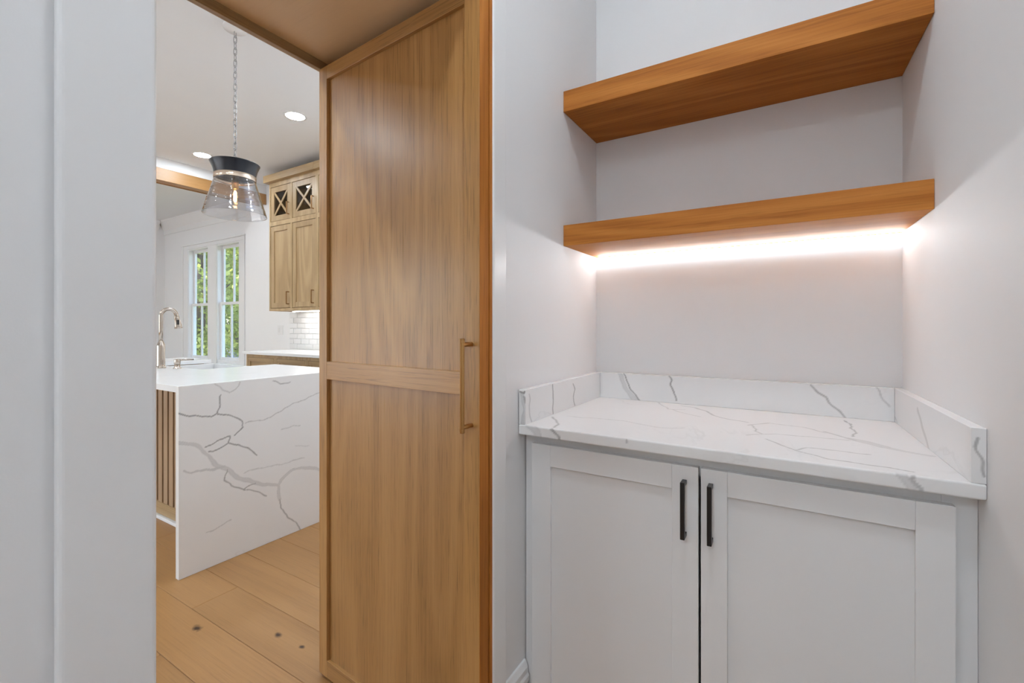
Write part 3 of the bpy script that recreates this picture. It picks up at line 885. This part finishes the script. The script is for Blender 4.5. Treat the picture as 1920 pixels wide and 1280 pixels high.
z = 2.222 + .016 + .019
k = 0
l0 = None
while z < CEIL_K - .03:
    if l0 is None:
        l0 = obj('chain_link', tube(bmesh.new(), [(px + a, py + b, z + c) for a, b, c in link_pts], .0022, 8, closed=True), M['chain'], pend, smooth=True, org=(px, py, z))
        o = l0; zf = z
    else:
        o = l0.copy(); COL.objects.link(o); o.location = l0.location + Vector((0, 0, z - zf))
    o.rotation_euler = (0, 0, R(31 if k % 2 == 0 else 121))
    z += LP; k += 1

# ================================================================== kitchen base cabinets and worktop
YC = 2.87
def drawer_front(name, x0, x1, z0, z1, parent, pull=True):
    d = shaker(name, x0, x1, z0, z1, YC, .045, M['oak_x'], M['oak_x'], M['oak_x'], parent, th=.02, rec=.009)
    if pull:
        mx = (x0 + x1) / 2
        zc = (z0 + z1) / 2
        obj('handle', B((mx - .08, mx + .08, YC - .030, YC - .021, zc - .0045, zc + .0045), (mx - .08, mx - .071, YC - .022, YC, zc - .0045, zc + .0045), (mx + .071, mx + .08, YC - .022, YC, zc - .0045, zc + .0045)), M['brass_far'], d)
    return d
def kbase(x0, x1, kind, label):
    c = empty('base_cabinet', ((x0 + x1) / 2, 3.18, 0)); tag(c, label, 'cabinet', 'oak base cabinets along the kitchen wall')
    fr = .028
    obj('body', B((x0 + .001, x1 - .001, YC + .021, YK - .004, .10, .883), (x0 + .001, x1 - .001, YC + .07, YK - .004, 0, .10)), M['oak_z'], c)
    obj('face_frame', B((x0 + .001, x0 + fr, YC, YC + .02, .10, .883), (x1 - fr, x1 - .001, YC, YC + .02, .10, .883), (x0 + fr, x1 - fr, YC, YC + .02, .850, .883), (x0 + fr, x1 - fr, YC, YC + .02, .10, .14)), M['oak_z'], c)
    a, b = x0 + fr + .003, x1 - fr - .003
    if kind == 'sink':
        drawer_front('drawer', a, b, .66, .847, c)
        drawer_front('drawer', a, b, .405, .655, c); drawer_front('drawer', a, b, .143, .40, c)
    else:
        drawer_front('drawer', a, b, .79, .847, c, False) if False else drawer_front('drawer', a, b, .73, .847, c)
        drawer_front('drawer', a, b, .61, .725, c); drawer_front('drawer', a, b, .143, .605, c)
kbase(-5.314, -4.748, 'sink', 'oak drawer base cabinet at the left end of the kitchen run')
kbase(-4.748, -4.198, 'sink', 'oak drawer base cabinet second from the left end')
kbase(-4.198, -3.60, 'small', 'oak base cabinet with small drawers beside the open door')
kbase(-3.60, -3.00, 'sink', 'oak base cabinet of the kitchen run hidden behind the open door')
o = obj('kitchen_worktop', B((-5.335, -2.95, 2.84, YK - .002, .885, .914)), M['quartz'], bevel=.002); tag(o, 'white quartz worktop on the oak base cabinets by the wall', 'countertop')

# ================================================================== kitchen wall cabinets
YU = 3.16
def wall_cab(x0, label, left_end=True):
    ov = .055 if left_end else 0.0
    W = .905
    x1 = x0 + W
    c = empty('wall_cabinet', ((x0 + x1) / 2, 3.32, 1.383)); tag(c, label, 'cabinet', 'tall oak wall cabinets')
    fr = .024
    mid = x0 + .437
    # carcass, hollow behind the glass
    obj('carcass', B((x0 + .001, x0 + .019, YU + .025, YK - .003, 1.383, 2.917), (x1 - .019, x1 - .001, YU + .025, YK - .003, 1.383, 2.917), (x0 + .019, x1 - .019, YU + .025, YK - .003, 1.39, 1.408),
                     (x0 + .019, x1 - .019, YU + .025, YK - .003, 2.41, 2.428), (x0 + .019, x1 - .019, YU + .025, YK - .003, 2.899, 2.917), (x0 + .019, x1 - .019, YK - .012, YK - .003, 1.408, 2.41), (x0 + .019, x1 - .019, YK - .012, YK - .003, 2.428, 2.899)), M['oak_z'], c)
    obj('face_frame', B((x0, x0 + fr, YU, YU + .02, 1.383, 2.917), (x1 - fr, x1, YU, YU + .02, 1.383, 2.917), (mid - .016, mid + .016, YU, YU + .02, 1.413, 2.862),
                        (x0 + fr, x1 - fr, YU, YU + .02, 1.383, 1.413), (x0 + fr, mid - .016, YU, YU + .02, 2.396, 2.448), (mid + .016, x1 - fr, YU, YU + .02, 2.396, 2.448), (x0 + fr, x1 - fr, YU, YU + .02, 2.862, 2.917)), M['oak_z'], c)
    obj('crown', B((x0 - ov, x1, YU - .045, YK - .004, 2.9175, 3.0)), M['oak_x'], c, bevel=.002)
    for a, b in ((x0 + fr + .005, mid - .021), (mid + .021, x1 - fr - .005)):
        d = shaker('cabinet_door', a, b, 1.418, 2.391, YU + .004, .06, M['oak_z'], M['oak_z'], M['oak_z'], c, th=.02, rec=.012)
        hx_ = b - .030
        obj('handle', B((hx_ - .005, hx_ + .005, YU - .034, YU - .024, 1.455, 1.605), (hx_ - .005, hx_ + .005, YU - .025, YU + .004, 1.455, 1.465), (hx_ - .005, hx_ + .005, YU - .025, YU + .004, 1.595, 1.605)), M['brass_far'], d)
        z0, z1, r = 2.453, 2.857, .062
        y0 = YU + .004
        g = obj('glass_door', B((a, a + r, y0, y0 + .02, z0, z1), (b - r, b, y0, y0 + .02, z0, z1), (a + r, b - r, y0, y0 + .02, z0, z0 + r), (a + r, b - r, y0, y0 + .02, z1 - r, z1)), M['oak_z'], c, bevel=.001)
        obj('pane', B((a + r - .004, b - r + .004, y0 + .012, y0 + .015, z0 + r - .004, z1 - r + .004)), M['cab_glass'], g)
        ax, bx, az, bz = a + r, b - r, z0 + r, z1 - r
        for s_ in (0, 1):
            p, q = Vector((ax, az)), Vector((bx, bz))
            if s_: p, q = Vector((ax, bz)), Vector((bx, az))
            t_ = (q - p).normalized() * .0; n_ = Vector((-(q - p).y, (q - p).x)).normalized() * .013
            bm = bmesh.new()
            f = [bm.verts.new((v.x, y0 + .002 + .001 * s_, v.y)) for v in (p + n_, p - n_, q - n_, q + n_)]
            k_ = [bm.verts.new((v.x, y0 + .011, v.y)) for v in (p + n_, p - n_, q - n_, q + n_)]
            bm.faces.new(f); bm.faces.new(k_[::-1])
            for i in range(4):
                j = (i + 1) % 4
                bm.faces.new([f[i], k_[i], k_[j], f[j]])
            obj('cross_bar', bm, M['oak_z'], g)
        obj('handle', B((hx_ - .005, hx_ + .005, y0 - .034, y0 - .024, 2.50, 2.645), (hx_ - .005, hx_ + .005, y0 - .025, y0, 2.50, 2.51), (hx_ - .005, hx_ + .005, y0 - .025, y0, 2.635, 2.645)), M['brass_far'], g)
    return c
wall_cab(-5.349, 'tall oak wall cabinet with crossed glass doors at the top')
wall_cab(-4.442, 'oak wall cabinet right of the crossed glass one, behind the open door', False)
lb = empty('under_cabinet_light', (-4.3, 3.31, 1.37)); tag(lb, 'slim light bar under the oak wall cabinets', 'light')
obj('diffuser', B((-5.10, -3.56, 3.30, 3.33, 1.373, 1.3795)), M['led_under'], lb)
obj('channel', B((-5.11, -3.55, 3.295, 3.335, 1.380, 1.3828)), M['alu'], lb)

# tiled backsplash: every tile its own piece on the wall
bsp = empty('tile_backsplash', (-4.2, YK, .914)); tag(bsp, 'white glazed tile backsplash above the kitchen worktop', 'backsplash')
tw, thh, gap = .155, .062, .003
rt = random.Random(3)
for r_ in range(7):
    zt = .9155 + r_ * (thh + gap)
    x = -5.435 - (0 if r_ % 2 == 0 else tw / 2)
    while x < -3.56:
        a, b = max(x, -5.435), min(x + tw, -3.54)
        if b - a > .03:
            o = obj('tile', B((a, b, YK - .013, YK - .004, zt, zt + thh)), M['tile'], bsp, bevel=.002, seg=2)
            o.rotation_euler = (R(rt.uniform(-.6, .6)), 0, R(rt.uniform(-.25, .25)))
        x += tw + gap

# outlet plate
ol = empty('wall_outlet', (-5.655, YK, 1.09)); tag(ol, 'white outlet plate on the wall left of the tiles', 'outlet')
obj('plate', B((-5.714, -5.596, YK - .006, YK - .0005, 1.092, 1.211)), M['plastic'], ol, bevel=.003)
for x in (-5.685, -5.655):
    obj('rocker', B((x - .010, x + .013, YK - .009, YK - .006, 1.122, 1.182)), M['plastic'], ol, bevel=.002)

# ================================================================== outside the nook windows
def leafmat(name, a, b, c):
    s = N(name)
    at = s.n('ShaderNodeAttribute', attribute_name='tone')
    col = s.ramp(at.outputs['Fac'], [(0, a), (.5, b), (1, c)])
    s.set(col=col, rough=.55)
    tl = s.n('ShaderNodeBsdfTranslucent'); s.l(col, tl.inputs[0])
    mx = s.n('ShaderNodeMixShader'); mx.inputs[0].default_value = .35
    s.l(s.p.outputs[0], mx.inputs[1]); s.l(tl.outputs[0], mx.inputs[2]); s.l(mx.outputs[0], s.out.inputs[0])
    return s.m
M['leaf'] = leafmat('sunny_leaf', (.10, .15, .03), (.28, .35, .08), (.55, .56, .17))
M['leaf_dark'] = leafmat('shaded_leaf', (.035, .05, .045), (.08, .10, .10), (.15, .18, .18))  # foliage shade put into the leaf colour as dark blue grey
M['bark'] = paint('bark', (.10, .075, .055), .9, .5)
s_ = N('lawn'); tc_ = s_.n('ShaderNodeTexCoord')
s_.set(col=s_.mix(s_.noise(tc_.outputs['Object'], 1.5, 4), (.06, .10, .025), (.17, .20, .055)), rough=.9); M['lawn'] = s_.m
M['asphalt'] = paint('asphalt', (.06, .065, .085), .9, .3)
M['carwhite'] = paint('white_car_paint', (.6, .62, .68), .25, 0)
M['carglass'] = paint('dark_car_glass', (.03, .035, .045), .1, 0)

bm = bmesh.new()
box(bm, -75, 12, 4.2, 70, -.62, -.45)
o = obj('lawn', bm, M['lawn']); tag(o, 'sunny green lawn outside the nook windows', 'lawn', kind='structure')
def tree(x, y, h, cr, cz, n, mat, label, seed, leaf=.24, low=0.0):
    g = np.random.default_rng(seed)
    root = empty('tree', (x, y, -.45)); tag(root, label, 'tree', 'trees outside the nook windows')
    bm = bmesh.new()
    tube(bm, [(x, y, -.46), (x + .05, y, h * .3), (x - .05, y + .05, h * .6), (x, y, h * .85)], [.20, .16, .11, .04], 10)
    for k in range(6):
        a = k * 1.05 + seed
        zz = h * (.3 + .09 * k)
        tube(bm, [(x, y, zz), (x + cr * .3 * math.cos(a), y + cr * .3 * math.sin(a), zz + .4), (x + cr * .65 * math.cos(a), y + cr * .65 * math.sin(a), zz + .9)], [.07, .05, .02], 6)
    obj('trunk', bm, M['bark'], root, smooth=True)
    # leaves gathered in clumps
    nc = 60
    cl = g.normal(size=(nc, 3)); cl /= np.linalg.norm(cl, axis=1)[:, None]
    cl *= (g.uniform(.35, 1, nc) ** .5)[:, None]
    cl = cl * np.array([cr, cr, (h - low) / 2]) + np.array([x, y, (h + low) / 2])
    which = g.integers(0, nc, n)
    c = cl[which] + g.normal(size=(n, 3)) * cr * .17
    tone = np.clip(g.uniform(0, 1, nc)[which] * .6 + g.uniform(0, .5, n), 0, 1)
    u = g.normal(size=(n, 3)); u /= np.linalg.norm(u, axis=1)[:, None]
    v = np.cross(u, g.normal(size=(n, 3))); v /= np.linalg.norm(v, axis=1)[:, None]
    sz = g.uniform(.6, 1.3, n)[:, None] * leaf
    P = np.stack([c - u * sz * .5, c + v * sz * .28, c + u * sz * .5, c - v * sz * .28], 1).reshape(-1, 3)
    F = np.arange(n * 4).reshape(-1, 4)
    me = bpy.data.meshes.new('foliage')
    me.from_pydata(P.tolist(), [], F.tolist())
    at = me.attributes.new('tone', 'FLOAT', 'POINT'); at.data.foreach_set('value', np.repeat(tone, 4).astype(np.float32))
    me.update()
    o = link('foliage', me, mat, root); tag(o, kind='stuff')
tree(-18.7, 8.4, 6.6, 1.6, 0, 7000, M['leaf'], 'bright leafy tree filling the left nook window', 1, .20, -.3)
tree(-21.6, 10.55, 7.6, 1.5, 0, 7000, M['leaf'], 'sunlit leafy tree in the left part of the right nook window', 2, .20, -.2)
tree(-28.2, 12.3, 11.5, 2.3, 0, 7000, M['leaf'], 'taller tree further off behind the left nook window', 3, .26, -.3)
tree(-32.5, 16.9, 13.5, 2.7, 0, 9000, M['leaf_dark'], 'blue grey shaded tree at the right edge of the right nook window', 5, .30, 1.75)
tree(-50.0, 24.5, 17.0, 5.0, 0, 9000, M['leaf_dark'], 'far dark tree behind the parked car', 6, .5, 2.2)
tree(-40.5, 18.0, 14.5, 2.4, 0, 8000, M['leaf_dark'], 'far dark tree behind the sunlit trees', 8, .5, -.3)
o = obj('road', B((-70, -10, 12.2, 17.6, -.45, -.44)), M['asphalt']); tag(o, 'grey asphalt road beyond the lawn', 'road', kind='structure')

def car(x, y, rz):
    root = empty('car', (x, y, -.44), rz); tag(root, 'small white car parked beyond the right nook window', 'car')
    bm = bmesh.new()
    prof = [(-2.1, .30), (-2.1, .75), (-1.9, .88), (-1.0, .95), (-.4, 1.42), (.9, 1.45), (1.5, 1.0), (2.0, .93), (2.1, .7), (2.1, .30)]
    extrude_profile(bm, [(a, b) for a, b in prof], 'y', -.85, .85)
    obj('body', bm, M['carwhite'], root, bevel=.06, seg=3)
    obj('side_window', B((-.45, .45, -.862, -.845, 1.0, 1.34)), M['carglass'], root)
    obj('side_window', B((.5, 1.05, -.862, -.845, 1.0, 1.30)), M['carglass'], root)
    for wx in (-1.3, 1.3):
        for wy in (-.87, .67):
            bm = tube(bmesh.new(), [(wx, wy, .32), (wx, wy + .2, .32)], .32, 20)
            obj('wheel', bm, M['rubber'], root)
car(-36.3, 19.0, R(8))
bpy.context.view_layer.update()
